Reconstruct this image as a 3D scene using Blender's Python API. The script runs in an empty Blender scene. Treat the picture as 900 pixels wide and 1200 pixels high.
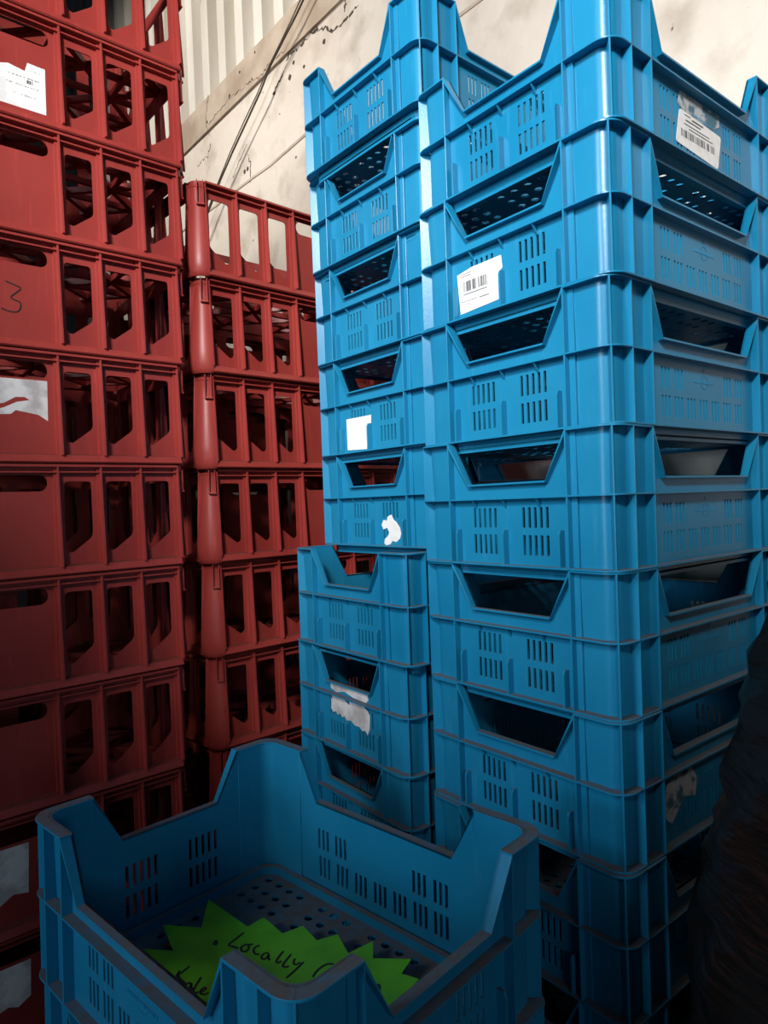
import bpy, bmesh, math, random
from mathutils import Vector, Matrix
random.seed(7)
S = bpy.context.scene
COL = S.collection
PI = math.pi
CZ = 1.335                      # camera height above the floor

# ------------------------------------------------------------------ camera
cam_d = bpy.data.cameras.new('camera'); cam = bpy.data.objects.new('camera', cam_d); COL.objects.link(cam)
S.camera = cam
cam_d.sensor_fit = 'VERTICAL'; cam_d.sensor_height = 36.0; cam_d.lens = 36.0 * 803.0 / 1200.0
cam_d.clip_start = 0.02; cam_d.clip_end = 100
_p, _r = -0.0124, -0.0363
F = Vector((0, math.cos(_p), math.sin(_p))); R0 = Vector((1, 0, 0)); U0 = Vector((0, -math.sin(_p), math.cos(_p)))
R1 = math.cos(_r) * R0 + math.sin(_r) * U0; U1 = -math.sin(_r) * R0 + math.cos(_r) * U0
mm = Matrix.Identity(4)
for i in range(3):
    mm[i][0] = R1[i]; mm[i][1] = U1[i]; mm[i][2] = -F[i]
mm[2][3] = CZ
cam.matrix_world = mm

# ------------------------------------------------------------------ world and light
S.view_settings.view_transform = 'Standard'; S.view_settings.look = 'None'
S.view_settings.exposure = 0.0; S.view_settings.gamma = 1.0; S.view_settings.use_curve_mapping = False
w = bpy.data.worlds.new('world'); S.world = w; w.use_nodes = True
w.node_tree.nodes['Background'].inputs[0].default_value = (0.55, 0.75, 1.0, 1)
w.node_tree.nodes['Background'].inputs[1].default_value = 0.012

def area(name, loc, target, sx, sy, power, color=(1, 1, 1), spread=180):
    l = bpy.data.lights.new(name, 'AREA'); l.shape = 'RECTANGLE'; l.size = sx; l.size_y = sy
    l.energy = power; l.color = color; l.spread = math.radians(spread)
    o = bpy.data.objects.new(name, l); COL.objects.link(o)
    o.location = loc
    o.rotation_euler = (Vector(target) - Vector(loc)).to_track_quat('-Z', 'Y').to_euler()
    return o
def spot(name, loc, target, power, cone, blend, radius, color):
    l = bpy.data.lights.new(name, 'SPOT'); l.energy = power; l.spot_size = math.radians(cone); l.spot_blend = blend
    l.shadow_soft_size = radius; l.color = color
    o = bpy.data.objects.new(name, l); COL.objects.link(o); o.location = loc
    o.rotation_euler = (Vector(target) - Vector(loc)).to_track_quat('-Z', 'Y').to_euler(); return o
spot('key_spot', (-0.60, -1.5, 3.1), (0.10, 1.25, 2.42), 600, 55, 0.80, 0.26, (1.0, 0.985, 0.96))  # unseen key light added behind the camera; its cone fades out the lower stacks
spot('wall_fill_spot', (-2.6, 1.5, 4.5), (-0.8, 3.5, 3.55), 430, 66, 0.8, 0.22, (1.0, 0.95, 0.88))  # extra spot added out of view to brighten the upper wall and sheet
area('side_opening_light', (-1.9, -0.7, 2.6), (0.2, 1.2, 2.2), 0.7, 0.9, 10, (0.88, 0.95, 1.0), 70)
area('low_left_fill', (-1.7, -0.8, 1.35), (0.1, 0.9, 0.95), 0.5, 0.4, 2.2, (0.62, 0.82, 1.0), 80)  # added cool fill for the low left-facing sides; no window there
area('low_right_fill', (0.80, -1.3, 1.45), (0.2, 0.9, 0.85), 0.5, 0.4, 1.3, (0.72, 0.88, 1.0), 90)  # weak fill added behind the camera to lift the lower crates; no door there

# ------------------------------------------------------------------ materials
def mat(name):
    m = bpy.data.materials.new(name); m.use_nodes = True
    nt = m.node_tree; b = nt.nodes['Principled BSDF']
    return m, nt, b
def nd(nt, t, **kw):
    n = nt.nodes.new(t)
    for k, v in kw.items(): setattr(n, k, v)
    return n
def lk(nt, a, b): nt.links.new(a, b)
def ramp(nt, src, p0, c0, p1, c1):
    r = nd(nt, 'ShaderNodeValToRGB'); lk(nt, src, r.inputs[0])
    r.color_ramp.elements[0].position = p0; r.color_ramp.elements[0].color = c0
    r.color_ramp.elements[1].position = p1; r.color_ramp.elements[1].color = c1
    return r
def noise(nt, scale, detail=4, obj=True, sc=None):
    tc = nd(nt, 'ShaderNodeTexCoord'); n = nd(nt, 'ShaderNodeTexNoise')
    n.inputs['Scale'].default_value = scale; n.inputs['Detail'].default_value = detail
    out = tc.outputs['Object']
    if not obj:
        g = nd(nt, 'ShaderNodeNewGeometry'); out = g.outputs['Position']
    if sc:
        mp = nd(nt, 'ShaderNodeMapping'); mp.inputs['Scale'].default_value = sc
        lk(nt, out, mp.inputs[0]); out = mp.outputs[0]
    lk(nt, out, n.inputs['Vector']); return n
def mixc(nt, fac, a, b):
    m = nd(nt, 'ShaderNodeMix', data_type='RGBA')
    if isinstance(fac, float): m.inputs[0].default_value = fac
    else: lk(nt, fac, m.inputs[0])
    for k, v in ((6, a), (7, b)):
        if isinstance(v, tuple): m.inputs[k].default_value = v
        else: lk(nt, v, m.inputs[k])
    return m.outputs[2]

def plastic(name, c_lo, c_hi, rough, dust, dust_amt):
    m, nt, b = mat(name)
    n = noise(nt, 3.0, 4, False)
    r = ramp(nt, n.outputs[0], 0.3, c_lo, 0.7, c_hi)
    st = noise(nt, 90.0, 3, False, (1, 1, 0.12))                 # fine vertical scuffs
    rs = ramp(nt, st.outputs[0], 0.60, (0, 0, 0, 1), 0.80, (0.22, 0.22, 0.22, 1))
    c1 = mixc(nt, rs.outputs[0], r.outputs[0], (min(1, c_hi[0] * 2.2 + .05), min(1, c_hi[1] * 1.35 + .03), min(1, c_hi[2] * 1.25 + .03), 1))
    g = nd(nt, 'ShaderNodeNewGeometry'); sp = nd(nt, 'ShaderNodeSeparateXYZ'); lk(nt, g.outputs['Normal'], sp.inputs[0])
    up = nd(nt, 'ShaderNodeMapRange'); lk(nt, sp.outputs[2], up.inputs[0])
    up.inputs[1].default_value = 0.75; up.inputs[2].default_value = 0.97
    dn = noise(nt, 60.0, 5, False); dr = ramp(nt, dn.outputs[0], 0.3, (dust_amt * .6,) * 3 + (1,), 0.62, (dust_amt,) * 3 + (1,))
    mu = nd(nt, 'ShaderNodeMath', operation='MULTIPLY'); lk(nt, up.outputs[0], mu.inputs[0]); lk(nt, dr.outputs[0], mu.inputs[1])
    c2 = mixc(nt, mu.outputs[0], c1, dust)
    lk(nt, c2, b.inputs['Base Color'])
    rr = nd(nt, 'ShaderNodeMapRange'); lk(nt, mu.outputs[0], rr.inputs[0]); rr.inputs[3].default_value = rough; rr.inputs[4].default_value = 0.9
    lk(nt, rr.outputs[0], b.inputs['Roughness'])
    b.inputs['Specular IOR Level'].default_value = 0.38
    bn = noise(nt, 220.0, 2, False); bp = nd(nt, 'ShaderNodeBump'); bp.inputs['Strength'].default_value = 0.06; bp.inputs['Distance'].default_value = 0.002
    lk(nt, bn.outputs[0], bp.inputs['Height']); lk(nt, bp.outputs[0], b.inputs['Normal'])
    return m
M_BLUE = plastic('blue_plastic', (0.005, 0.178, 0.345, 1), (0.015, 0.238, 0.43, 1), 0.31, (0.15, 0.118, 0.098, 1), 0.9)
M_RED = plastic('red_plastic', (0.27, 0.030, 0.026, 1), (0.38, 0.052, 0.042, 1), 0.40, (0.10, 0.04, 0.03, 1), 0.6)

def flat(name, c, rough=0.6):
    m, nt, b = mat(name); b.inputs['Base Color'].default_value = c; b.inputs['Roughness'].default_value = rough
    n = noise(nt, 120, 3); r = ramp(nt, n.outputs[0], 0.3, tuple(x * .82 for x in c[:3]) + (1,), 0.7, c)
    lk(nt, r.outputs[0], b.inputs['Base Color']); return m
M_INK = flat('black_ink', (0.012, 0.012, 0.014, 1), 0.5)
M_PRINT = flat('grey_print', (0.09, 0.09, 0.10, 1), 0.6)
M_ROPE = flat('cable_sheath', (0.10, 0.075, 0.055, 1), 0.8)
M_CRACK = flat('crack_brown', (0.07, 0.05, 0.038, 1), 0.95)  # dark brown of the wall cracks and chips
def paper(name, c, dirt, amt, scale=60):
    m, nt, b = mat(name)
    n = noise(nt, scale, 5); r = ramp(nt, n.outputs[0], 0.5 - amt * .3, dirt, 0.5 + .05, c)
    lk(nt, r.outputs[0], b.inputs['Base Color']); b.inputs['Roughness'].default_value = 0.55; return m
M_LABEL = paper('label_paper', (0.88, 0.87, 0.86, 1), (0.80, 0.79, 0.78, 1), 0.3)
M_TORN = paper('torn_paper', (0.78, 0.74, 0.73, 1), (0.50, 0.45, 0.44, 1), 0.5, 26)
M_WORN = paper('worn_paper', (0.50, 0.50, 0.52, 1), (0.06, 0.16, 0.22, 1), 0.2, 45)
m_, nt_, b_ = mat('green_card')
n_ = noise(nt_, 14, 5, False); r_ = ramp(nt_, n_.outputs[0], 0.35, (0.08, 0.44, 0.0, 1), 0.65, (0.16, 0.66, 0.004, 1))
lk(nt_, r_.outputs[0], b_.inputs['Base Color']); b_.inputs['Roughness'].default_value = 0.45
M_GREEN = m_
# limewashed wall
m_, nt_, b_ = mat('old_limewash')
n1 = noise(nt_, 1.3, 8, False); r1 = ramp(nt_, n1.outputs[0], 0.32, (0.52, 0.44, 0.37, 1), 0.60, (0.70, 0.63, 0.55, 1))
n2 = noise(nt_, 7.0, 6, False); r2 = ramp(nt_, n2.outputs[0], 0.22, (0.0, 0.0, 0.0, 1), 0.50, (1, 1, 1, 1))
c_ = mixc(nt_, r2.outputs[0], (0.42, 0.35, 0.28, 1), r1.outputs[0])
n3 = noise(nt_, 30.0, 4, False); r3 = ramp(nt_, n3.outputs[0], 0.24, (1, 1, 1, 1), 0.29, (0, 0, 0, 1))
c_ = mixc(nt_, r3.outputs[0], c_, (0.13, 0.09, 0.06, 1))
lk(nt_, c_, b_.inputs['Base Color']); b_.inputs['Roughness'].default_value = 0.9
bp_ = nd(nt_, 'ShaderNodeBump'); bp_.inputs['Strength'].default_value = 0.5; bp_.inputs['Distance'].default_value = 0.02
lk(nt_, n2.outputs[0], bp_.inputs['Height']); lk(nt_, bp_.outputs[0], b_.inputs['Normal'])
M_WALL = m_
m_, nt_, b_ = mat('bare_render')
n1 = noise(nt_, 5, 8, False); r1 = ramp(nt_, n1.outputs[0], 0.35, (0.36, 0.27, 0.20, 1), 0.65, (0.56, 0.47, 0.38, 1))
lk(nt_, r1.outputs[0], b_.inputs['Base Color']); b_.inputs['Roughness'].default_value = 0.95
M_BEAM = m_
m_, nt_, b_ = mat('painted_sheet')
n1 = noise(nt_, 3, 6, False, (1, 1, .3)); r1 = ramp(nt_, n1.outputs[0], 0.3, (0.55, 0.50, 0.42, 1), 0.62, (0.78, 0.74, 0.67, 1))
n3 = noise(nt_, 9.0, 5, False, (1, 1, .35)); r3 = ramp(nt_, n3.outputs[0], 0.28, (1, 1, 1, 1), 0.34, (0, 0, 0, 1))
c_ = mixc(nt_, r3.outputs[0], r1.outputs[0], (0.28, 0.23, 0.18, 1))
lk(nt_, c_, b_.inputs['Base Color']); b_.inputs['Roughness'].default_value = 0.6
M_SHEET = m_
m_, nt_, b_ = mat('dirty_concrete')
n1 = noise(nt_, 4, 8, False); r1 = ramp(nt_, n1.outputs[0], 0.3, (0.06, 0.052, 0.045, 1), 0.7, (0.14, 0.12, 0.105, 1))
lk(nt_, r1.outputs[0], b_.inputs['Base Color']); b_.inputs['Roughness'].default_value = 0.9
M_FLOOR = m_
m_, nt_, b_ = mat('black_stretch_film')
b_.inputs['Base Color'].default_value = (0.012, 0.009, 0.007, 1); b_.inputs['Roughness'].default_value = 0.2
n1 = noise(nt_, 9, 6, False, (1, 1, 5)); bp_ = nd(nt_, 'ShaderNodeBump'); bp_.inputs['Strength'].default_value = 0.9; bp_.inputs['Distance'].default_value = 0.02
lk(nt_, n1.outputs[0], bp_.inputs['Height']); lk(nt_, bp_.outputs[0], b_.inputs['Normal'])
M_FILM = m_
m_, nt_, b_ = mat('rough_pallet_wood')
n1 = noise(nt_, 8, 6, True, (1, 8, 8)); r1 = ramp(nt_, n1.outputs[0], 0.3, (0.10, 0.065, 0.04, 1), 0.7, (0.24, 0.17, 0.11, 1))
lk(nt_, r1.outputs[0], b_.inputs['Base Color']); b_.inputs['Roughness'].default_value = 0.9
M_WOOD = m_

# ------------------------------------------------------------------ mesh helpers
def new_mesh(bm, name, bevel=0.0, smooth=False):
    bmesh.ops.recalc_face_normals(bm, faces=bm.faces)
    me = bpy.data.meshes.new(name)
    if bevel:
        es = [e for e in bm.edges if len(e.link_faces) == 2 and e.calc_face_angle(0) > 0.7]
        bmesh.ops.bevel(bm, geom=es, offset=bevel, segments=1, affect='EDGES', clamp_overlap=True)
    bm.to_mesh(me); bm.free()
    if smooth:
        for p in me.polygons: p.use_smooth = True
        try: me.set_sharp_from_angle(angle=math.radians(35))
        except Exception: pass
    return me
def obj(name, me, material, parent=None):
    if isinstance(me, bmesh.types.BMesh): me = new_mesh(me, name)
    if not me.materials: me.materials.append(material)
    o = bpy.data.objects.new(name, me); COL.objects.link(o)
    if parent: o.parent = parent
    return o
def plate(bm, outline, holes, t0, t1, fn):
    """extrude a 2D outline with holes between t0 and t1; fn(p, q, t) -> xyz"""
    cu = bpy.data.curves.new('tmp', 'CURVE'); cu.dimensions = '2D'; cu.fill_mode = 'NONE'
    cu.fill_mode = 'BOTH'; cu.extrude = 0.5
    for loop in [outline] + list(holes):
        sp = cu.splines.new('POLY'); sp.points.add(len(loop) - 1); sp.use_cyclic_u = True
        for i, (x, y) in enumerate(loop): sp.points[i].co = (x * 10, y * 10, 0, 1)
    o = bpy.data.objects.new('tmp', cu); COL.objects.link(o)
    dg = bpy.context.evaluated_depsgraph_get(); ev = o.evaluated_get(dg)
    me = bpy.data.meshes.new_from_object(ev)
    vs = [bm.verts.new(fn(v.co.x / 10, v.co.y / 10, t0 if v.co.z < 0 else t1)) for v in me.vertices]
    fs = []
    for p in me.polygons:
        try: fs.append(bm.faces.new([vs[i] for i in p.vertices]))
        except ValueError: pass
    bmesh.ops.remove_doubles(bm, verts=[v for v in vs if v.is_valid], dist=1e-6)
    bpy.data.objects.remove(o); bpy.data.curves.remove(cu); bpy.data.meshes.remove(me)
def box(bm, x0, x1, y0, y1, z0, z1, M=None):
    co = [(x, y, z) for z in (z0, z1) for y in (y0, y1) for x in (x0, x1)]
    vs = [bm.verts.new(M @ Vector(c) if M else c) for c in co]
    for f in ((0, 2, 3, 1), (4, 5, 7, 6), (0, 1, 5, 4), (2, 6, 7, 3), (0, 4, 6, 2), (1, 3, 7, 5)):
        bm.faces.new([vs[i] for i in f])
def prism(bm, poly, t0, t1, fn):
    a = [bm.verts.new(fn(p, q, t0)) for p, q in poly]; b = [bm.verts.new(fn(p, q, t1)) for p, q in poly]
    n = len(poly); bm.faces.new(a); bm.faces.new(b[::-1])
    for i in range(n): bm.faces.new((a[i], a[(i + 1) % n], b[(i + 1) % n], b[i]))
def loft(bm, rings, closed=True, cap=False):
    R = [[bm.verts.new(c) for c in r] for r in rings]; n = len(R[0])
    for a, b in zip(R, R[1:]):
        for i in range(n if closed else n - 1):
            bm.faces.new((a[i], a[(i + 1) % n], b[(i + 1) % n], b[i]))
    if cap: bm.faces.new(R[0]); bm.faces.new(R[-1])
def tube(bm, pts, r, n=8):
    rings = []
    for i, p in enumerate(pts):
        p = Vector(p); d = (Vector(pts[min(i + 1, len(pts) - 1)]) - Vector(pts[max(i - 1, 0)])).normalized()
        a = d.cross(Vector((0, 0, 1)));  a = a.normalized() if a.length > 1e-4 else Vector((1, 0, 0)); b = d.cross(a)
        rings.append([p + r * (math.cos(2 * PI * k / n) * a + math.sin(2 * PI * k / n) * b) for k in range(n)])
    loft(bm, rings, True, True)
def rrect(x0, x1, y0, y1, r, n=5):
    out = []
    for cx, cy, a0 in ((x1 - r, y0 + r, -PI / 2), (x1 - r, y1 - r, 0), (x0 + r, y1 - r, PI / 2), (x0 + r, y0 + r, PI)):
        for i in range(n + 1):
            a = a0 + PI / 2 * i / n; out.append((cx + r * math.cos(a), cy + r * math.sin(a)))
    return out
def rpoly(pts, r, n=4):
    """round the corners of a convex polygon"""
    out = []; N = len(pts)
    for i in range(N):
        p = Vector(pts[i]); a = (Vector(pts[i - 1]) - p); b = (Vector(pts[(i + 1) % N]) - p)
        rr = min(r, a.length * .45, b.length * .45); A = p + a.normalized() * rr; B = p + b.normalized() * rr
        for k in range(n + 1):
            t = k / n; q = (1 - t) ** 2 * A + 2 * t * (1 - t) * p + t * t * B; out.append((q.x, q.y))
    return out
def tag(o, label=None, cat=None, group=None, kind=None):
    if label: o['label'] = label
    if cat: o['category'] = cat
    if group: o['group'] = group
    if kind: o['kind'] = kind
    return o

# ------------------------------------------------------------------ setting
WD, WY = 1.62, 0.70
wu = Vector((math.cos(WY), math.sin(WY), 0)); wv = Vector((-math.sin(WY), math.cos(WY), 0))
def WP(s, z, off=0.0): return wu * (WD - off) + wv * s + Vector((0, 0, z))     # off = distance out of the wall, towards the stacks
TOP = 3.40
fb = bmesh.new(); box(fb, -7, 6, -5, 9, -0.1, 0.0)
fl = obj('floor', fb, M_FLOOR); tag(fl, 'dirty concrete warehouse floor', None, None, 'structure')
def wallbox(name, s0, s1, z0, z1, o0, o1, m, lab):
    bm = bmesh.new(); c = [WP(s, z, o) for o in (o0, o1) for z in (z0, z1) for s in (s0, s1)]
    v = [bm.verts.new(x) for x in c]
    for f in ((0, 1, 3, 2), (4, 6, 7, 5), (0, 4, 5, 1), (2, 3, 7, 6), (0, 2, 6, 4), (1, 5, 7, 3)): bm.faces.new([v[i] for i in f])
    o = obj(name, bm, m); tag(o, lab, None, None, 'structure'); return o
wallbox('wall_right', -3, 9, 0.0, TOP - .16, -0.25, 0.0, M_WALL, 'cracked cream limewashed warehouse wall behind the stacks')
wallbox('trim_1', -3, 9, TOP - .16, TOP, -0.25, 0.012, M_BEAM, 'rough bare render band running along the top of the wall')
bm = bmesh.new(); per = 0.175; prof = []
s = -3.0
while s < 9:
    prof += [(s, 0.0), (s + per * .42, 0.0), (s + per * .50, 0.06), (s + per * .92, 0.06)]; s += per
a = [bm.verts.new(WP(p, TOP - .02, -.09 + q)) for p, q in prof]; b = [bm.verts.new(WP(p, 7.2, -.09 + q)) for p, q in prof]
for i in range(len(prof) - 1): bm.faces.new((a[i], a[i + 1], b[i + 1], b[i]))
sh = obj('wall_back', bm, M_SHEET); tag(sh, 'cream painted corrugated sheet cladding above the wall', None, None, 'structure')
CRACKS = [[(1.964, 3.172), (2.041, 3.165), (2.122, 3.159), (2.175, 3.204), (2.23, 3.23), (2.289, 3.233), (2.367, 3.224), (2.428, 3.26), (2.456, 3.222)], [(2.475, 3.188), (2.518, 3.165), (2.569, 3.136)], [(2.445, 3.252), (2.545, 3.268), (2.598, 3.259), (2.654, 3.246), (2.726, 3.272), (2.803, 3.272), (2.923, 3.286), (3.053, 3.276), (3.167, 3.266)], [(3.155, 3.405), (3.171, 3.351), (3.189, 3.286), (3.16, 3.211)], [(3.175, 3.175), (3.203, 3.124), (3.274, 3.132), (3.325, 3.12)], [(2.813, 3.022), (2.887, 2.975), (2.953, 2.922)], [(2.807, 2.972), (2.783, 2.905), (2.794, 2.837)], [(2.037, 3.233), (2.046, 3.199)]]
CRW = [.0075, .0055, .003, .003, .003, .002, .0035, .005]
LINE = [(2.768, 2.851), (2.611, 2.846), (2.474, 2.852), (2.345, 2.859)]
SPOTS = [(2.401, 3.187, 7), (2.327, 3.132, 6), (2.434, 3.141, 9), (2.56, 3.135, 8), (2.185, 3.156, 9), (2.842, 2.904, 8), (2.812, 2.907, 8), (2.937, 3.297, 6), (2.832, 3.358, 5), (2.69, 3.375, 4), (3.178, 3.281, 7)]
def on_wall(p, q, t): return WP(p, q, t)
wr = bpy.data.objects['wall_right']
for ci, (c, wd) in enumerate(zip(CRACKS, CRW)):
    onb = ci in (2, 3); c = c if onb else [(p, min(q, 3.236)) for p, q in c]
    bm = bmesh.new(); rn = random.Random(len(c)); pts = [Vector(c[0])]
    for a, b in zip(c, c[1:]):
        a = Vector(a); b = Vector(b)
        for k in range(1, 7): pts.append(a.lerp(b, k / 6) + Vector((rn.uniform(-.007, .007), rn.uniform(-.007, .007))))
    for a, b in zip(pts, pts[1:]):
        d = (b - a).normalized(); n = Vector((-d.y, d.x)) * wd * rn.uniform(.1, 1.0) ** 1.5
        prism(bm, [tuple(a - n), tuple(b - n * .8), tuple(b + n), tuple(a + n * .8)], .0119 if onb else 0.0, .0128 if onb else .0012, on_wall)
    obj('crack', bm, M_CRACK, wr)
bm = bmesh.new()
for p, q, r in SPOTS:
    rr = .0014 * r; rn = random.Random(int(p * 999))
    prism(bm, [(p + rr * rn.uniform(.6, 1.1) * math.cos(k * PI / 4), q + rr * rn.uniform(.6, 1.2) * math.sin(k * PI / 4)) for k in range(8)], 0, .0135 if q > 3.24 else .0012, on_wall)
obj('chipped_plaster', bm, M_CRACK, wr)
bm = bmesh.new()
LN = [(4.2, 2.86)] + [(3.2, 2.855)] + LINE + [(1.9, 2.862), (1.2, 2.85), (0.2, 2.858)]
for a, b in zip(LN, LN[1:]):
    prism(bm, [(a[0], a[1] - .007), (b[0], b[1] - .007), (b[0], b[1] + .004), (a[0], a[1] + .004)], 0, .004, on_wall)
obj('plaster_joint', bm, M_BEAM, wr)


# ------------------------------------------------------------------ blue vented crate
L, W, H, HM, A_, B_, B2, INS, TH = 0.541, 0.40, 0.206, 0.108, 0.0805, 0.099, 0.0484, 0.0135, 0.0035
DIP = 0.073
def ctr(fn):                     # corner based coordinates -> centred
    return lambda *a: Vector(fn(*a)) - Vector((L / 2, W / 2, 0))
def blue_side(length, post, slope, slots, ribs, guss, emblem):
    """wall along x at y=0 of a crate of that length, between its corner posts; centred on x"""
    bm = bmesh.new(); f = lambda p, q, t: Vector((p - length / 2, t, q))
    top = [(length - post, H), (length - post - slope, H - DIP), (post + slope, H - DIP), (post, H)]
    out = [(post, 0), (length - post, 0)] + top
    plate(bm, out, slots, INS, INS + TH, f)
    # flange round the handle opening
    th = 0.003
    inner = [(length - post, H - th * 2.4), (length - post - slope - th * .5, H - DIP - th), (post + slope + th * .5, H - DIP - th), (post, H - th * 2.4)]
    def slant(k0, k1):               # sloped end of the flange, tapering back towards the middle
        P = [top[k0], top[k1], inner[k1], inner[k0]]; o = {top[k0]: 0, top[k1]: 0, inner[k1]: 0, inner[k0]: 0}
        for k in (1, 2): o[top[k]] = .0038; o[inner[k]] = .0038
        a = [bm.verts.new(f(p, q, o[(p, q)])) for p, q in P]; b = [bm.verts.new(f(p, q, INS + TH)) for p, q in P]
        bm.faces.new(a); bm.faces.new(b[::-1])
        for i in range(4): bm.faces.new((a[i], a[(i + 1) % 4], b[(i + 1) % 4], b[i]))
    slant(0, 1); slant(2, 3)
    prism(bm, [top[1], top[2], inner[2], inner[1]], 0.0038, INS + TH, f)
    x0, x1 = post - length / 2, length / 2 - post
    box(bm, x0, x1, 0.0, INS, HM - .0013, HM + .0013)
    box(bm, x0, x1, 0.0, INS + TH, 0.0, 0.003)
    for s in guss:
        prism(bm, [(0.0, HM), (INS, HM), (INS, HM - .016)], s - .0012 - length / 2, s + .0012 - length / 2, lambda p, q, t: Vector((t, p, q)))
    for s in ribs:
        prism(bm, [(INS, 0), (0.001, 0), (0.001, .052), (0.004, .058), (INS, .058)], s - .0018 - length / 2, s + .0018 - length / 2, lambda p, q, t: Vector((t, p, q)))
    if emblem:                   # moulded emblem: a ring crossed by a raised band, a triangle above
        cx = 0.002; cz = .078
        for k in range(18):
            a0 = 2 * PI * k / 18; a1 = 2 * PI * (k + .62) / 18
            prism(bm, [(cx + r * math.cos(a), cz + r * math.sin(a)) for r, a in ((.0115, a0), (.0115, a1), (.0098, a1), (.0098, a0))], INS - .0007, INS + .001, lambda p, q, t: Vector((p, t, q)))
        x = cx - .034
        for k in range(15):
            wd = (.0028, .0019, .0033, .0024)[k % 4]
            box(bm, x, x + wd, INS - .0008, INS + .001, cz - .0022, cz + .0022); x += wd + .0019
        prism(bm, [(cx - .004, .094), (cx + .004, .094), (cx, .1)], INS - .0008, INS + .001, lambda p, q, t: Vector((p, t, q)))
        for (xa, xb, zz) in ((-.045, .0, .1265), (-.03, .03, .1205)):
            box(bm, xa, xb, INS - .0005, INS + .001, zz - .0006, zz + .0006)
    return bm
def slotset(starts, n, pitch, wd, z0, z1):
    return [[(s + i * pitch, z0), (s + i * pitch + wd, z0), (s + i * pitch + wd, z1), (s + i * pitch, z1)] for s in starts for i in range(n)]
sl_short = slotset((.124, .227), 5, .0112, .0052, .061, .093) + slotset((.124, .227), 5, .0112, .0052, .018, .0495)
sl_long = slotset((.143, .181, .338, .377), 3, .0098, .0050, .0605, .0925) + slotset((.143, .1795, .2175, .2560, .2955, .3350, .3750), 3, .0098, .0050, .0172, .0495)
short_bm = blue_side(W, A_, .0395, sl_short, (.094, .196, .303), (.132, .196, .263), False)
long_bm = blue_side(L, B_, .036, sl_long, (), (), True)
ME_SHORT = new_mesh(short_bm, 'end_wall', 0.0005); ME_LONG = new_mesh(long_bm, 'side_wall', 0.0005)
def corner_bm(mirror):
    bm = bmesh.new(); sg = -1 if mirror else 1
    def c(x, y, z): return Vector(((x - L / 2) * sg, y - W / 2, z))
    def path(d, r, n=8):
        pts = [(B_, d)]
        for i in range(n + 1):
            a = -PI / 2 - (PI / 2) * i / n; pts.append((d + r + r * math.cos(a), d + r + r * math.sin(a)))
        pts.append((d, A_)); return pts
    # curved skin with a little draft, outer and inner faces
    rings = []
    for z in (0.0, HM, H):
        d = .0150 if z < H else .0125
        o = path(d, .022); i = path(d + TH + .0005, .020)
        rings.append([c(x, y, z) for x, y in o] + [c(x, y, z) for x, y in i[::-1]])
    loft(bm, rings, True, True)
    fo = path(0.0, .030); fi = path(INS + TH, .022)
    for z0, z1 in ((H - .003, H), (0.0, .003)):
        prism(bm, fo + fi[::-1], z0, z1, lambda p, q, t: c(p, q, t))
    prism(bm, fo + path(INS + .001, .022)[::-1], HM - .0013, HM + .0013, lambda p, q, t: c(p, q, t))
    t = .0013
    for x in (B_, B2): 
        prism(bm, [(x - t, 0), (x + t, 0), (x + t, INS + .002), (x - t, INS + .002)], 0, H, lambda p, q, z: c(p, q, z))
    prism(bm, [(0, A_ - t), (0, A_ + t), (INS + .002, A_ + t), (INS + .002, A_ - t)], 0, H, lambda p, q, z: c(p, q, z))
    k = .0089; e = .0225; q = t * .72
    prism(bm, [(k - q, k + q), (k + q, k - q), (e + q, e - q), (e - q, e + q)], 0, H, lambda p, r, z: c(p, r, z))
    # small step in the skin beside the short-face fin
    prism(bm, [(INS - .003, A_), (INS + .001, A_), (INS + .001, A_ - .011), (INS - .003, A_ - .011)], 0.003, H - .003, lambda p, r, z: c(p, r, z))
    return bm
ME_CA = new_mesh(corner_bm(False), 'corner_post', 0.0005, True); ME_CB = new_mesh(corner_bm(True), 'corner_post', 0.0005, True)
def base_bm():
    bm = bmesh.new(); g = INS + TH + .0022
    holes = []
    nx, ny = 18, 12
    for i in range(nx):
        for j in range(ny):
            if j in (3, 8) or i in (4, 9, 13): continue
            cx = g + .030 + i * (L - 2 * g - .060) / (nx - 1); cy = g + .028 + j * (W - 2 * g - .056) / (ny - 1)
            holes.append([(cx + .0068 * math.cos(2 * PI * k / 10), cy + .0068 * math.sin(2 * PI * k / 10)) for k in range(10)])
    plate(bm, rrect(g, L - g, g, W - g, .03), holes, -.0125, -.0095, lambda p, q, t: Vector((p - L / 2, q - W / 2, t)))
    plate(bm, rrect(g, L - g, g, W - g, .03), [rrect(g + .010, L - g - .010, g + .010, W - g - .010, .024)], -.0175, .003, lambda p, q, t: Vector((p - L / 2, q - W / 2, t)))
    return bm
ME_BASE = new_mesh(base_bm(), 'base', 0.0)
for me in (ME_SHORT, ME_LONG, ME_CA, ME_CB, ME_BASE): me.materials.append(M_BLUE)
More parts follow.
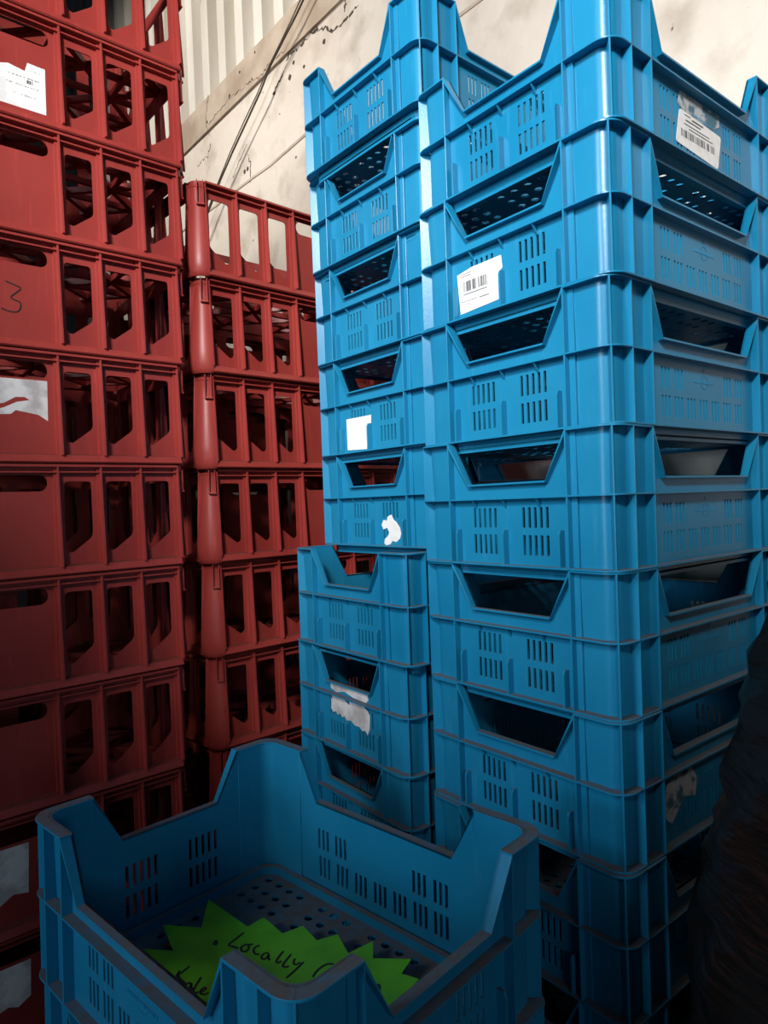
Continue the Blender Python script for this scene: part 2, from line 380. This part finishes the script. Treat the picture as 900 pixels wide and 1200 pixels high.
def blue_proto():
    r = bpy.data.objects.new('vented_crate', None); COL.objects.link(r); r.empty_display_size = .05
    o = obj('side_wall', ME_LONG, M_BLUE, r); o.location = (0, -W / 2, 0)
    o = obj('side_wall', ME_LONG, M_BLUE, r); o.location = (0, W / 2, 0); o.rotation_euler.z = PI
    o = obj('end_wall', ME_SHORT, M_BLUE, r); o.location = (-L / 2, 0, 0); o.rotation_euler.z = -PI / 2
    o = obj('end_wall', ME_SHORT, M_BLUE, r); o.location = (L / 2, 0, 0); o.rotation_euler.z = PI / 2
    obj('corner_post', ME_CA, M_BLUE, r); o = obj('corner_post', ME_CA, M_BLUE, r); o.rotation_euler.z = PI
    obj('corner_post', ME_CB, M_BLUE, r); o = obj('corner_post', ME_CB, M_BLUE, r); o.rotation_euler.z = PI
    obj('base', ME_BASE, M_BLUE, r)
    return r
PROTO = {'blue': blue_proto()}; USED = set()
def copy_thing(kind):
    src = PROTO[kind]
    if kind not in USED: USED.add(kind); return src
    r = src.copy(); COL.objects.link(r)
    for ch in KIDS[kind]:
        c = ch.copy(); COL.objects.link(c); c.parent = r
    return r
KIDS = {'blue': list(PROTO['blue'].children)}
def put_blue(X, Y, yaw, z, h, label, group, tx=0.0, ty=0.0):
    """X, Y, z: near corner of the base, seen from the camera's side (z relative to the camera)"""
    r = copy_thing('blue')
    u = Vector((math.cos(yaw), math.sin(yaw), tx)); v = Vector((-math.sin(yaw), math.cos(yaw), ty)); n = u.cross(v)
    u.normalize(); v.normalize(); n.normalize()
    o = Vector((X, Y, z + CZ)) + u * L / 2 + v * W / 2
    M = Matrix.Identity(4)
    for i in range(3): M[i][0] = u[i]; M[i][1] = v[i]; M[i][2] = n[i] * (h / H); M[i][3] = o[i]
    r.matrix_world = M
    tag(r, label, 'crate', group); return r

G1 = 'blue crates in the front right stack'; G2 = 'blue crates in the rear blue stack'; G3 = 'blue crates under the sign crate'
ordn = ['topmost', 'second from the top', 'third from the top', 'fourth from the top', 'fifth from the top', 'sixth from the top', 'seventh from the top', 'eighth from the top', 'lowest']
main = [[0.3241, 0.9147, 0.6731, 0.5081, 0.2062], [0.319, 0.9161, 0.6719, 0.3009, 0.2072], [0.3149, 0.9196, 0.6699, 0.0976, 0.2034], [0.3116, 0.9174, 0.6769, -0.1057, 0.2033],
        [0.3119, 0.9192, 0.673, -0.3111, 0.2053], [0.3105, 0.9164, 0.6669, -0.5187, 0.2076], [0.3076, 0.9104, 0.6698, -0.7255, 0.2068], [0.3045, 0.9144, 0.6716, -0.9315, 0.206], [0.3045, 0.9144, 0.672, -1.335, 0.2017]]
main[8][3] = -1.1332
main.append([0.303, 0.914, 0.672, -1.335, 0.2018])
mlab = ['blue crate topping the tall front right stack, white barcode sticker on its long side', 'second blue crate from the top of the front right stack, white sticker on its end', 'blue crate directly below the one with a sticker on its end, front right stack', 'blue crate fourth from the top of the tall front right stack', 'blue crate fifth from the top of the tall front right stack', 'blue crate sixth from the top of the front right stack, worn grey label', 'dim blue crate seventh from the top of the tall front right stack', 'dark blue crate eighth from the top of the front right stack, beside the sign crate', 'shadowed blue crate ninth from the top of the tall front right stack', 'lowest blue crate of the tall front right stack, on the floor']
MAIN = [put_blue(*c, mlab[i], G1) for i, c in enumerate(main[:9])]
back = [[0.0957, 1.2594, 0.694, 0.7409, 0.2151], [0.0969, 1.2872, 0.6869, 0.5314, 0.2095], [0.0973, 1.2968, 0.6798, 0.3225, 0.2089], [0.0968, 1.302, 0.6743, 0.113, 0.2095], [0.0948, 1.3139, 0.6725, -0.0910, 0.2040]]
blab = ['blue crate topping the rear blue stack, against the cream wall', 'blue crate second from the top of the rear blue stack', 'blue crate third from the top of the rear blue stack', 'blue crate of the rear stack with a blank white paper sticker on its end', 'blue crate of the rear stack with a torn white sticker scrap on its end']
BACK = [put_blue(*c, blab[i], G2) for i, c in enumerate(back)]
low = [[0.0352, 1.2232, 0.660, -0.2985, 0.207], [0.0290, 1.2400, 0.662, -0.5070, 0.2085], [0.027, 1.243, 0.662, -0.7150, 0.208], [0.025, 1.246, 0.662, -0.9220, 0.207], [0.025, 1.246, 0.662, -1.1290, 0.207], [0.025, 1.246, 0.662, -1.335, 0.206]]
llab = ['upper blue crate jutting forward to the left beneath the rear blue stack', 'blue crate with a shredded dirty white label, low in the rear stack', 'shadowed blue crate directly below the one with the shredded label', 'dark blue crate low in the rear stack, second below the shredded label']
LOW = [put_blue(*c, llab[i], G2) for i, c in enumerate(low[:4])]
FX, FY, FYAW, FZ = -.0882, .5305, .8272, -.3956
# sign crate: its long side runs away to the left, so its frame is turned a quarter
def put_front(zb, h, label, tilt=1.0):
    r = copy_thing('blue')
    s = Vector((math.cos(FYAW), math.sin(FYAW), -.0145 * tilt)).normalized()      # short direction
    l = Vector((-math.sin(FYAW), math.cos(FYAW), .0054 * tilt)).normalized()      # long direction
    n = s.cross(l).normalized()
    o = Vector((FX, FY, zb + CZ)) + s * W / 2 + l * L / 2
    M = Matrix.Identity(4)
    for i in range(3): M[i][0] = l[i]; M[i][1] = -s[i]; M[i][2] = n[i] * (h / H); M[i][3] = o[i]
    r.matrix_world = M; tag(r, label, 'crate', G3); return r
FRONT = [put_front(FZ - .206, .206, 'open blue vented crate in the foreground holding the green starburst sign'),
         put_front(FZ - .412, .206, 'blue vented crate directly under the open sign crate at the bottom edge')]

# ------------------------------------------------------------------ red bottle crate
RW, RH, CP, RC = 0.42, 0.24, 0.09, 0.024
RL = 8 * CP + 2 * RC
def red_side(n_cells, panel, wedge0=.008, wedge1=.019):
    """n_cells cells of CP along x centred, outer face towards -y at y=0; panel = (first,last) cell index of the solid hand-hole panel"""
    bm = bmesh.new(); hw = n_cells * CP / 2; f = lambda p, q, t: Vector((p, t, q)); holes = []
    for k in range(n_cells):
        if panel and panel[0] <= k < panel[1]: continue
        x0 = -hw + k * CP + .015; x1 = x0 + .058
        if k < n_cells / 2: pl = [(x0, .082), (x1 - .012, .047), (x1, .054), (x1, .204), (x0, .204)]
        else: pl = [(x1, .082), (x1, .204), (x0, .204), (x0, .054), (x0 + .012, .047)]
        holes.append(rpoly(pl, .009))
    if panel:
        holes.append(rrect(-hw + panel[0] * CP + .018, -hw + panel[1] * CP - .018, .183, .218, .0165))
    plate(bm, [(-hw, 0), (hw, 0), (hw, RH), (-hw, RH)], holes, .006, .009, f)
    box(bm, -hw, hw, -.010, .009, RH - .005, RH)
    box(bm, -hw, hw, -.006, .006, .2225, .2255)
    # sloped foot ledge
    prism(bm, [(.006, .003), (-.014, .003), (-.017, .006), (-.010, .020), (.006, .024)], -hw, hw, lambda p, q, t: Vector((t, p, q)))
    ks = [k for k in range(n_cells + 1) if not (panel and panel[0] < k < panel[1])]
    for k in ks:
        x = -hw + k * CP
        prism(bm, [(.007, .02), (-wedge1, .02), (-wedge0, RH - .004), (.007, RH - .004)], x - .0018, x + .0018, lambda p, q, t: Vector((t, p, q)))
        # softer shoulder behind the fin
        prism(bm, [(.007, .02), (-.002, .02), (.0, RH - .004), (.007, RH - .004)], x - .0075, x + .0075, lambda p, q, t: Vector((t, p, q)))
    return bm
def red_corner(sx, sy):
    """left end: flared conical posts; right end: tight square posts"""
    bm = bmesh.new(); cx = sx * (RL / 2 - RC); rc = RC if sx < 0 else .012; cy = sy * (RW / 2 - rc)
    if sx < 0: prof = [(0.0, .036), (.012, .041), (.030, .0435), (.055, .043), (.12, .036), (.18, .0295), (.225, .0245), (.226, .026), (RH, .0275)]
    else: prof = [(0.0, .014), (.020, .014), (.022, .010), (.225, .010), (.226, .016), (RH, .017)]
    ext = abs(cy) - 2 * CP
    def ring(z, r, t):
        o = [(r, -ext)] + [(r * math.cos(a), r * math.sin(a)) for a in [PI / 2 * i / 10 for i in range(11)]]
        i_ = [(r - t, -ext)] + [((r - t) * math.cos(a), (r - t) * math.sin(a)) for a in [PI / 2 * i / 10 for i in range(11)]]
        return [Vector((cx + sx * x, cy + sy * y, z)) for x, y in o + i_[::-1]]
    loft(bm, [ring(z, r, .003 if z < .226 else .009) for z, r in prof], True, True)
    if sx < 0:
        for a0 in (math.radians(66),):
            Mt = Matrix.Translation((cx, cy, 0)) @ Matrix.Scale(sx, 4, (1, 0, 0)) @ Matrix.Scale(sy, 4, (0, 1, 0)) @ Matrix.Rotation(a0, 4, 'Z')
            for y in (-.0085, .0065): box(bm, .020, .037, y, y + .002, .180, RH - .001, Mt)
            box(bm, .020, .039, -.0095, .0095, .177, .181, Mt)
    else:
        Mt = Matrix.Translation((cx, cy, 0)) @ Matrix.Scale(sy, 4, (0, 1, 0))
        for y in (-.012, .004): box(bm, .008, .020, y, y + .002, .180, RH - .006, Mt)
        box(bm, .008, .022, -.013, .007, .177, .181, Mt)
    return bm
def red_base():
    bm = bmesh.new(); hx, hy = RL / 2 - .016, RW / 2 - .016
    for k in (-3, -1, 1, 3): box(bm, k * CP - .006, k * CP + .006, -hy, hy, .004, .018)
    for j in (-1, 0, 1): box(bm, -hx, hx, j * CP - .006, j * CP + .006, .004, .018)
    for sgn in (1, -1):                      # diagonal bars clipped to the base
        for k in (-5, -3, -1, 1, 3, 5):
            c = k * CP
            x0 = max(-hx, c - hy); x1 = min(hx, c + hy)
            if x1 - x0 < .04: continue
            y0 = sgn * (x0 - c); y1 = sgn * (x1 - c)
            d = Vector((x1 - x0, y1 - y0, 0)).normalized(); nn = Vector((-d.y, d.x, 0)) * .0065
            P = [Vector((x0, y0, 0)) - nn, Vector((x1, y1, 0)) - nn, Vector((x1, y1, 0)) + nn, Vector((x0, y0, 0)) + nn]
            prism(bm, [(p.x, p.y) for p in P], .005, .020, lambda p, q, t: Vector((p, q, t)))
    return bm
ME_RL = new_mesh(red_side(8, (3, 5)), 'side_wall', 0.0007); ME_RS = new_mesh(red_side(4, None), 'end_wall', 0.0007)
ME_RB = new_mesh(red_base(), 'base_lattice', 0.0)
for me in (ME_RL, ME_RS, ME_RB): me.materials.append(M_RED)
def red_proto():
    r = bpy.data.objects.new('bottle_crate', None); COL.objects.link(r)
    o = obj('side_wall', ME_RL, M_RED, r); o.location = (0, -RW / 2, 0)
    o = obj('side_wall', ME_RL, M_RED, r); o.location = (0, RW / 2, 0); o.rotation_euler.z = PI
    o = obj('end_wall', ME_RS, M_RED, r); o.location = (-RL / 2, 0, 0); o.rotation_euler.z = -PI / 2
    o = obj('end_wall', ME_RS, M_RED, r); o.location = (RL / 2 - RC + .012, 0, 0); o.rotation_euler.z = PI / 2
    for sx in (-1, 1):
        for sy in (-1, 1):
            me = new_mesh(red_corner(sx, sy), 'corner_post', 0.0004, True); obj('corner_post', me, M_RED, r)
    obj('base_lattice', ME_RB, M_RED, r)
    return r
PROTO['red'] = red_proto(); KIDS['red'] = list(PROTO['red'].children)
G4 = 'red crates in the left stack'; G5 = 'red crates in the second red stack'
def put_red(cx, cy, yaw, z, side, label, group, h=RH):
    r = copy_thing('red')
    u = Vector((math.cos(yaw), math.sin(yaw), 0)); v = Vector((-math.sin(yaw), math.cos(yaw), 0))
    o = Vector((cx, cy, z + CZ)) + u * side * 4 * CP + v * RW / 2
    r.location = o; r.rotation_euler.z = yaw; r.scale.z = h / RH
    tag(r, label, 'crate', group); return r
Z0L = 1.083 - .014; Z0R = .837 - .014
rlab = ['red bottle crate topping the left stack, cut by the top of the frame', 'red bottle crate with a torn white paper label, second from the left stack top', 'unlabelled red bottle crate directly above the one with a scrawled 3', 'red bottle crate with a black scrawled 3 on its panel, left stack', 'red bottle crate with a ripped white label under its hand hole, left stack', 'unlabelled red bottle crate directly under the one with the ripped label', 'dim red bottle crate seventh from the top of the left stack', 'dark red bottle crate eighth from the top of the left stack, no label', 'dark red bottle crate in the left stack behind the sign crate, dirty label', 'shadowed red bottle crate with dirty label beside the left corner of the sign crate']
REDL = []
for i in range(10):              # crate i sits on seam i
    z = Z0L - i * RH
    REDL.append(put_red(-.4914 + .024 * z + random.uniform(-.002, .002), 1.656 + .0366 * z, .7226 + random.uniform(-.004, .004), z, -1, rlab[i], G4))
rl2 = ['red bottle crate topping the second red stack, bright wall seen through it', 'red bottle crate second from the top of the shorter red stack', 'bright red bottle crate third from the top of the shorter red stack', 'red bottle crate fourth from the top of the shorter red stack', 'red bottle crate fifth from the top of the shorter stack, behind the jutting blue crate', 'dark red bottle crate sixth from the top of the shorter red stack', 'shadowed red bottle crate seventh from the top of the shorter red stack']
REDR = []
for i in range(7):
    z = Z0R - (i + 1) * RH
    REDR.append(put_red(-.4265 + .0053 * z, 1.7475 - .0304 * z, .7527 + random.uniform(-.004, .004), z, 1, rl2[i], G5))
vb = Vector((-math.sin(.75), math.cos(.75)))
G6 = 'red crates in the stacks behind the front red ones'
for i in range(8):               # further stacks seen through the openings
    z = Z0R - (i + 2) * RH
    lab = 'red bottle crate glimpsed through the openings behind the shorter red stack'
    put_red(-.4265 + vb.x * (RW + .05), 1.7475 + vb.y * (RW + .05), .7527, z, 1, lab, G6)
for i in range(7):
    z = Z0L - (i + 4) * RH
    put_red(-.4914 + vb.x * (RW + .09), 1.656 + vb.y * (RW + .09), .7226, z, -1, 'red bottle crate glimpsed through the openings behind the left stack', 'red crates behind the left stack')

# hidden carriers of the stacks: lowest crates and a pallet, so that nothing floats
def pallet(cx, cy, yaw, top, lx, ly, label):
    bm = bmesh.new(); h = top
    t = bpy.data.objects.new('wooden_pallet', None); COL.objects.link(t); t.location = (cx, cy, 0); t.rotation_euler.z = yaw
    tag(t, label, 'pallet')
    for k in range(5):
        x = -lx / 2 + k * (lx - .09) / 4
        b = bmesh.new(); box(b, x, x + .09, -ly / 2, ly / 2, h - .02, h); obj('deck_board', b, M_WOOD, t)
    for k in range(3):
        y = -ly / 2 + k * (ly - .09) / 2
        b = bmesh.new(); box(b, -lx / 2, lx / 2, y, y + .09, 0, h - .02); obj('stringer', b, M_WOOD, t)
put_blue(*main[9], mlab[9], G1)
put_blue(*low[4], 'dark blue vented crate second from the floor under the rear blue stack', G2)
put_blue(*low[5], 'dark blue vented crate on the floor at the foot of the rear blue stack', G2)
put_front(FZ - .618, .206, 'third blue vented crate down in the short foreground stack', .5)
put_front(FZ - .824, .206, 'lowest blue vented crate of the short foreground stack, on a pallet', .0)
sv = Vector((math.cos(FYAW), math.sin(FYAW), 0)); lv = Vector((-math.sin(FYAW), math.cos(FYAW), 0))
pc = Vector((FX, FY, 0)) + sv * W / 2 + lv * L / 2
pallet(pc.x, pc.y, FYAW, CZ + FZ - .824 - .0005, .50, .60, 'low wooden pallet under the foreground crates')
for i in (7, 8):
    z = Z0R - (i + 1) * RH
    put_red(-.4225, 1.7505 + .035, .7527, z, 1, ['shadowed red bottle crate second from the floor in the second red stack', 'lowest red bottle crate on the floor in the second red stack'][i - 7], G5)
z = Z0L - 10 * RH
put_red(-.4914 + .024 * z, 1.656 + .0366 * z, .7226, z, -1, 'lowest red bottle crate on the floor in the left stack', G4)

# ------------------------------------------------------------------ stickers (children of their crates)
def sticker(crate, face, poly, off, m, name, label=None, prints=(), th=.0004, holes=()):
    """face: 'end' (local x=-L/2 side, s runs from the near corner along +y) or 'side' (local y=-W/2, s along +x)"""
    if face == 'end': f = lambda p, q, t: Vector((-L / 2 + off - t, p - W / 2, q))
    elif face == 'side': f = lambda p, q, t: Vector((p - L / 2, -W / 2 + off - t, q))
    elif face == 'red': f = lambda p, q, t: Vector((p + 4 * CP, -RW / 2 + off - t, q + .014))
    bm = bmesh.new(); plate(bm, poly, holes, 0, th, f)
    o = obj(name, bm, m, crate)
    if label: o['label'] = label
    if prints:
        bm = bmesh.new()
        for (a, b_, c, d) in prints: prism(bm, [(a, c), (b_, c), (b_, d), (a, d)], th, th + .0002, f)
        obj('printed_barcode', bm, M_PRINT, o)
    return o
def bars(x0, x1, z0, z1, n, seed, slope=0.0):
    rnd = random.Random(seed); out = []; x = x0; st = (x1 - x0) / n
    for i in range(n):
        wd = st * rnd.choice((.25, .4, .6, .8)); zo = slope * (x - x0)
        if rnd.random() > .08: out.append((x, x + wd, z0 + zo, z1 + zo))
        x += st
    return out
# local s on the end wall grows from the near corner
pr = bars(.238, .294, .047, .064, 30, 3) + [(.275, .298, .0725, .0737), (.272, .298, .0765, .0775), (.24, .293, .042, .0435), (.262, .298, .031, .032), (.236, .258, .030, .0315), (.25, .297, .026, .0265)]
sticker(MAIN[1], 'end', [(.3066, .0787), (.2726, .084), (.2087, .0844), (.2064, .0647), (.2114, .0602), (.2157, .0171), (.3009, .0122), (.3044, .0513)], INS - .0004, M_LABEL, 'barcode_sticker', 'white barcode sticker with a torn corner', pr)
pr = bars(.2005, .305, .0355, .047, 34, 5) + [(.215, .262, .062, .064), (.21, .29, .056, .0575), (.235, .27, .067, .0695), (.225, .30, .051, .0525), (.212, .23, .070, .0715)]
sticker(MAIN[0], 'side', rpoly([(.1973, .0763), (.3298, .0706), (.3169, .0150), (.1837, .0228)], .006), INS - .0004, M_LABEL, 'barcode_sticker', 'white barcode sticker', pr)
sticker(MAIN[0], 'side', [(.2, .1035), (.325, .1035), (.325, .086), (.30, .074), (.26, .0715), (.20, .0775), (.193, .083)], INS - .0002, M_WORN, 'sticker_remnant', 'grey worn remains of an older label')
sticker(BACK[3], 'end', [(.2939, .077), (.2034, .0765), (.2044, .0593), (.2188, .0595), (.222, .0059), (.2931, .0089)], INS - .0004, M_LABEL, 'paper_sticker', 'blank white sticker with one corner torn off')
sticker(BACK[4], 'end', [(.144, .068), (.137, .057), (.128, .052), (.117, .040), (.114, .028), (.118, .018), (.130, .010), (.143, .012), (.150, .005), (.165, .002), (.171, .007), (.168, .016), (.1585, .022), (.153, .030), (.160, .040), (.172, .036), (.178, .046), (.171, .057), (.160, .055), (.156, .064)], INS - .0004, M_LABEL, 'sticker_scrap', 'torn scrap of white sticker')
sticker(LOW[1], 'end', [(.274, .1035), (.27, .086), (.272, .072), (.262, .066), (.255, .070), (.247, .063), (.24, .068), (.23, .062), (.222, .066), (.215, .059), (.2, .062), (.185, .055), (.17, .056), (.16, .050), (.15, .053), (.143, .045), (.135, .06), (.133, .085), (.142, .098), (.139, .105), (.19, .104), (.215, .1045)], INS - .0004, M_TORN, 'shredded_label', 'shredded dirty white label')
sticker(LOW[1], 'end', [(.272, .128), (.262, .1305), (.245, .127), (.235, .131), (.2, .126), (.17, .129), (.139, .1265), (.136, .116), (.144, .1095), (.19, .111), (.22, .117), (.25, .1105), (.27, .116)], INS - .0004, M_TORN, 'shredded_label', 'shredded dirty white label')
sticker(MAIN[5], 'side', [(.1167, .0852), (.15, .097), (.198, .0985), (.215, .0754), (.2073, .05), (.175, .058), (.154, .040), (.136, .026), (.122, .04)], INS - .0004, M_WORN, 'worn_label', 'grey scuffed remains of a label')
for c in (REDL[1],):
    o = sticker(c, 'red', [(-.46, .09), (-.44, .105), (-.40, .098), (-.37, .108), (-.338, .103), (-.3325, .1224), (-.2975, .121), (-.2985, .0225), (-.46, .0225)], .006, M_LABEL, 'paper_label', 'torn white paper label',
                bars(-.37, -.305, .088, .0895, 9, 2) + bars(-.375, -.31, .070, .0712, 11, 4) + bars(-.36, -.315, .05, .0512, 7, 6) + bars(-.325, -.305, .107, .108, 4, 8) + bars(-.335, -.32, .078, .085, 3, 9))
sticker(REDL[4], 'red', [(-.46, .165), (-.2895, .165), (-.2910, .0795), (-.31, .092), (-.3529, .0995), (-.3625, .091), (-.40, .088), (-.46, .088)], .006, M_TORN, 'paper_label', 'ripped dirty white label',
        holes=[[(-.41, .105), (-.375, .113), (-.352, .127), (-.335, .128), (-.325, .122), (-.35, .117), (-.375, .104), (-.40, .096)]])
sticker(REDL[8], 'red', [(-.46, .163), (-.3278, .163), (-.332, .060), (-.36, .066), (-.3847, .052), (-.46, .05)], .006, M_TORN, 'paper_label', 'dirty white label')
sticker(REDL[9], 'red', [(-.46, .163), (-.3233, .163), (-.326, .088), (-.35, .075), (-.3678, .083), (-.46, .06)], .006, M_TORN, 'paper_label', 'dirty white label')
# ribbon strokes for handwriting
def ribbon(bm, pts, wd, f, t0, t1):
    pts = [Vector(p) for p in pts]
    # smooth once
    q = [pts[0]]
    for a, b in zip(pts, pts[1:]): q += [a * .75 + b * .25, a * .25 + b * .75]
    q.append(pts[-1]); Lf = []; Rt = []
    for i, p in enumerate(q):
        d = (q[min(i + 1, len(q) - 1)] - q[max(i - 1, 0)]); d = d.normalized() if d.length > 1e-7 else Vector((1, 0))
        n = Vector((-d.y, d.x)) * wd / 2; Lf.append(p + n); Rt.append(p - n)
    for i in range(len(q) - 1):
        prism(bm, [tuple(Lf[i]), tuple(Lf[i + 1]), tuple(Rt[i + 1]), tuple(Rt[i])], t0, t1, f)
bm = bmesh.new()
ribbon(bm, [(-.3716, .141), (-.356, .136), (-.3404, .1315), (-.352, .120), (-.3651, .1076), (-.354, .104), (-.3436, .1003), (-.345, .088), (-.3504, .0795), (-.365, .078), (-.3817, .083)], .0028, lambda p, q, t: Vector((p + 4 * CP, -RW / 2 + .006 - t, q)), 0, .0005)
o = obj('handwritten_number', bm, M_INK, REDL[3]); o['label'] = 'black marker 3'

# ------------------------------------------------------------------ starburst sign lying in the front crate
TIPS = [(0.1063, 0.4658), (0.1376, 0.4221), (0.1584, 0.4855), (0.1905, 0.4367), (0.2368, 0.4897), (0.2337, 0.3869), (0.2622, 0.3869), (0.2556, 0.3359), (0.2852, 0.327), (0.2759, 0.2876), (0.3031, 0.2748), (0.2846, 0.235), (0.3234, 0.2267), (0.2981, 0.2026), (0.3286, 0.1629), (0.2995, 0.155), (0.3067, 0.1317)]
STROKES = [[(0.2216, 0.3791), (0.2064, 0.3765), (0.1914, 0.3744), (0.1941, 0.3661), (0.1964, 0.3571)], [(0.2101, 0.3529), (0.2053, 0.3574), (0.1987, 0.3543), (0.1957, 0.3468), (0.1998, 0.343), (0.2072, 0.3464), (0.2101, 0.3529), (0.2149, 0.3483)], [(0.219, 0.3395), (0.2123, 0.3414), (0.2062, 0.3365), (0.2038, 0.3284), (0.2079, 0.3247)], [(0.2171, 0.3171), (0.2124, 0.3216), (0.2055, 0.3192), (0.2037, 0.3119), (0.2101, 0.3113), (0.2173, 0.3157), (0.2107, 0.3105), (0.2087, 0.3047)], [(0.2322, 0.3047), (0.2212, 0.3007), (0.2123, 0.296), (0.2118, 0.2915), (0.2176, 0.291)], [(0.2342, 0.2916), (0.2229, 0.2877), (0.2124, 0.2833), (0.2126, 0.278), (0.2176, 0.2757)], [(0.232, 0.2812), (0.2247, 0.2759), (0.225, 0.2704), (0.2317, 0.27)], [(0.235, 0.2672), (0.2185, 0.2635), (0.2014, 0.261)], [(0.2572, 0.2339), (0.2531, 0.2402), (0.2441, 0.2423), (0.234, 0.241), (0.2237, 0.2365)], [(0.1867, 0.2543), (0.1911, 0.2525), (0.1915, 0.2473)], [(0.2632, 0.1654), (0.2669, 0.1632), (0.2647, 0.1591), (0.259, 0.1558)], [(0.187, 0.3951), (0.1792, 0.3905), (0.1828, 0.3861), (0.1865, 0.3943)], [(0.1086, 0.3727), (0.1013, 0.3675), (0.0952, 0.3632)], [(0.1214, 0.3706), (0.1093, 0.3675), (0.102, 0.3668), (0.1001, 0.3573), (0.0998, 0.3452)], [(0.1055, 0.3415), (0.1007, 0.3441), (0.096, 0.3397), (0.0963, 0.3342), (0.1029, 0.3364), (0.1061, 0.3408), (0.1008, 0.3339), (0.1002, 0.3286)], [(0.1195, 0.3402), (0.1082, 0.3331), (0.0981, 0.326), (0.0982, 0.321), (0.1029, 0.3194)], [(0.1037, 0.3174), (0.1091, 0.3159), (0.1127, 0.3175), (0.111, 0.3215), (0.1051, 0.3196), (0.1025, 0.3138), (0.1055, 0.3093), (0.1099, 0.3089)], [(0.1867, 0.3185), (0.1896, 0.3174), (0.1898, 0.3137)]]
card = [tuple(p) for p in TIPS] + [(.268, .125), (.262, .072), (.228, .118), (.192, .062), (.168, .122), (.128, .082), (.122, .148), (.072, .128), (.088, .20), (.040, .212), (.070, .272), (.030, .312), (.066, .352), (.036, .398), (.085, .410)]
sg = bpy.data.objects.new('starburst_sign', None); COL.objects.link(sg)
sg.location = (FX, FY, CZ - .5925); sg.rotation_euler = (0, 0, FYAW)
tag(sg, 'bright green starburst price card with black handwriting, lying inside the foreground blue crate', 'sign')
STROKES = [[(x + .013, y + .006) for x, y in s_] if 12 <= k < 17 else s_ for k, s_ in enumerate(STROKES)]
bm = bmesh.new(); plate(bm, card, [], -.001, 0, lambda p, q, t: Vector((p, q, t))); obj('card', bm, M_GREEN, sg)
groups = [('handwritten_word', STROKES[0:8] + STROKES[11:12]), ('handwritten_word', STROKES[12:17])] + [('pen_stroke', [STROKES[k]]) for k in (8, 9, 10, 17)]
for nm, ss in groups:
    bm = bmesh.new()
    for s_ in ss: ribbon(bm, s_, .0031, lambda p, q, t: Vector((p, q, t)), 0, .0004)
    obj(nm, bm, M_INK, sg)

# ------------------------------------------------------------------ black wrapped bundle on the right
bm = bmesh.new(); rings = []; NR = 56
rnd = random.Random(11)
for zi in range(46):
    z = zi / 45 * 1.30
    zr = z - CZ
    r = .37 if zr < -.55 else .37 - .105 * min(1, (zr + .55) / .40)
    if zr > -.15: r -= .10 * ((zr + .15) / .12) ** 1.3 * .5
    ring = []
    for k in range(NR):
        a = 2 * PI * k / NR
        wob = .006 * math.sin(a * 9 + z * 14) + .005 * math.sin(a * 17 - z * 33) + .006 * math.sin(z * 88 + 2.6 * math.sin(a * 3)) * (.4 + .6 * math.sin(a * 5 + z * 7) ** 2) + rnd.uniform(-.0016, .0016)
        rr = max(.05, r - .004) + wob
        ring.append(Vector((.71 + rr * math.cos(a), .745 + rr * math.sin(a) * .93, z)))
    rings.append(ring)
loft(bm, rings, True, True)
me = new_mesh(bm, 'wrapped_bundle', 0, True)
wb = obj('wrapped_bundle', me, M_FILM); tag(wb, 'tall bundle wrapped in crinkled black stretch film at the right edge', 'bundle')

# ------------------------------------------------------------------ cables hanging across the wall

for k, (off, wd, lab) in enumerate(((.05, .0042, 'thin dark cable hanging diagonally across the cream wall'),)):
    P = [(1.95, 3.47), (2.23, 3.339), (2.3, 3.301), (2.397, 3.258), (2.501, 3.208), (2.593, 3.139), (2.708, 3.074), (2.852, 2.994), (2.985, 2.911), (3.4, 2.60)]
    ca = bpy.data.objects.new('hanging_cable', None); COL.objects.link(ca); ca.location = WP(2.5, 3.2, off); tag(ca, lab, 'cable')
    o0 = ca.location.copy()
    bm = bmesh.new(); tube(bm, [WP(p, q, off) - o0 for p, q in P], wd); obj('strand', bm, M_ROPE, ca)
    bm = bmesh.new(); tube(bm, [WP(p + .012 * math.sin(i * 1.3) + .012, q - .010, off + .01) - o0 for i, (p, q) in enumerate(P)], wd * .6); obj('strand', bm, M_ROPE, ca)
    bm = bmesh.new(); tube(bm, [WP(1.95, 3.47, -.05) - o0, WP(1.95, 3.47, off) - o0], .008); obj('wall_hook', bm, M_ROPE, ca)
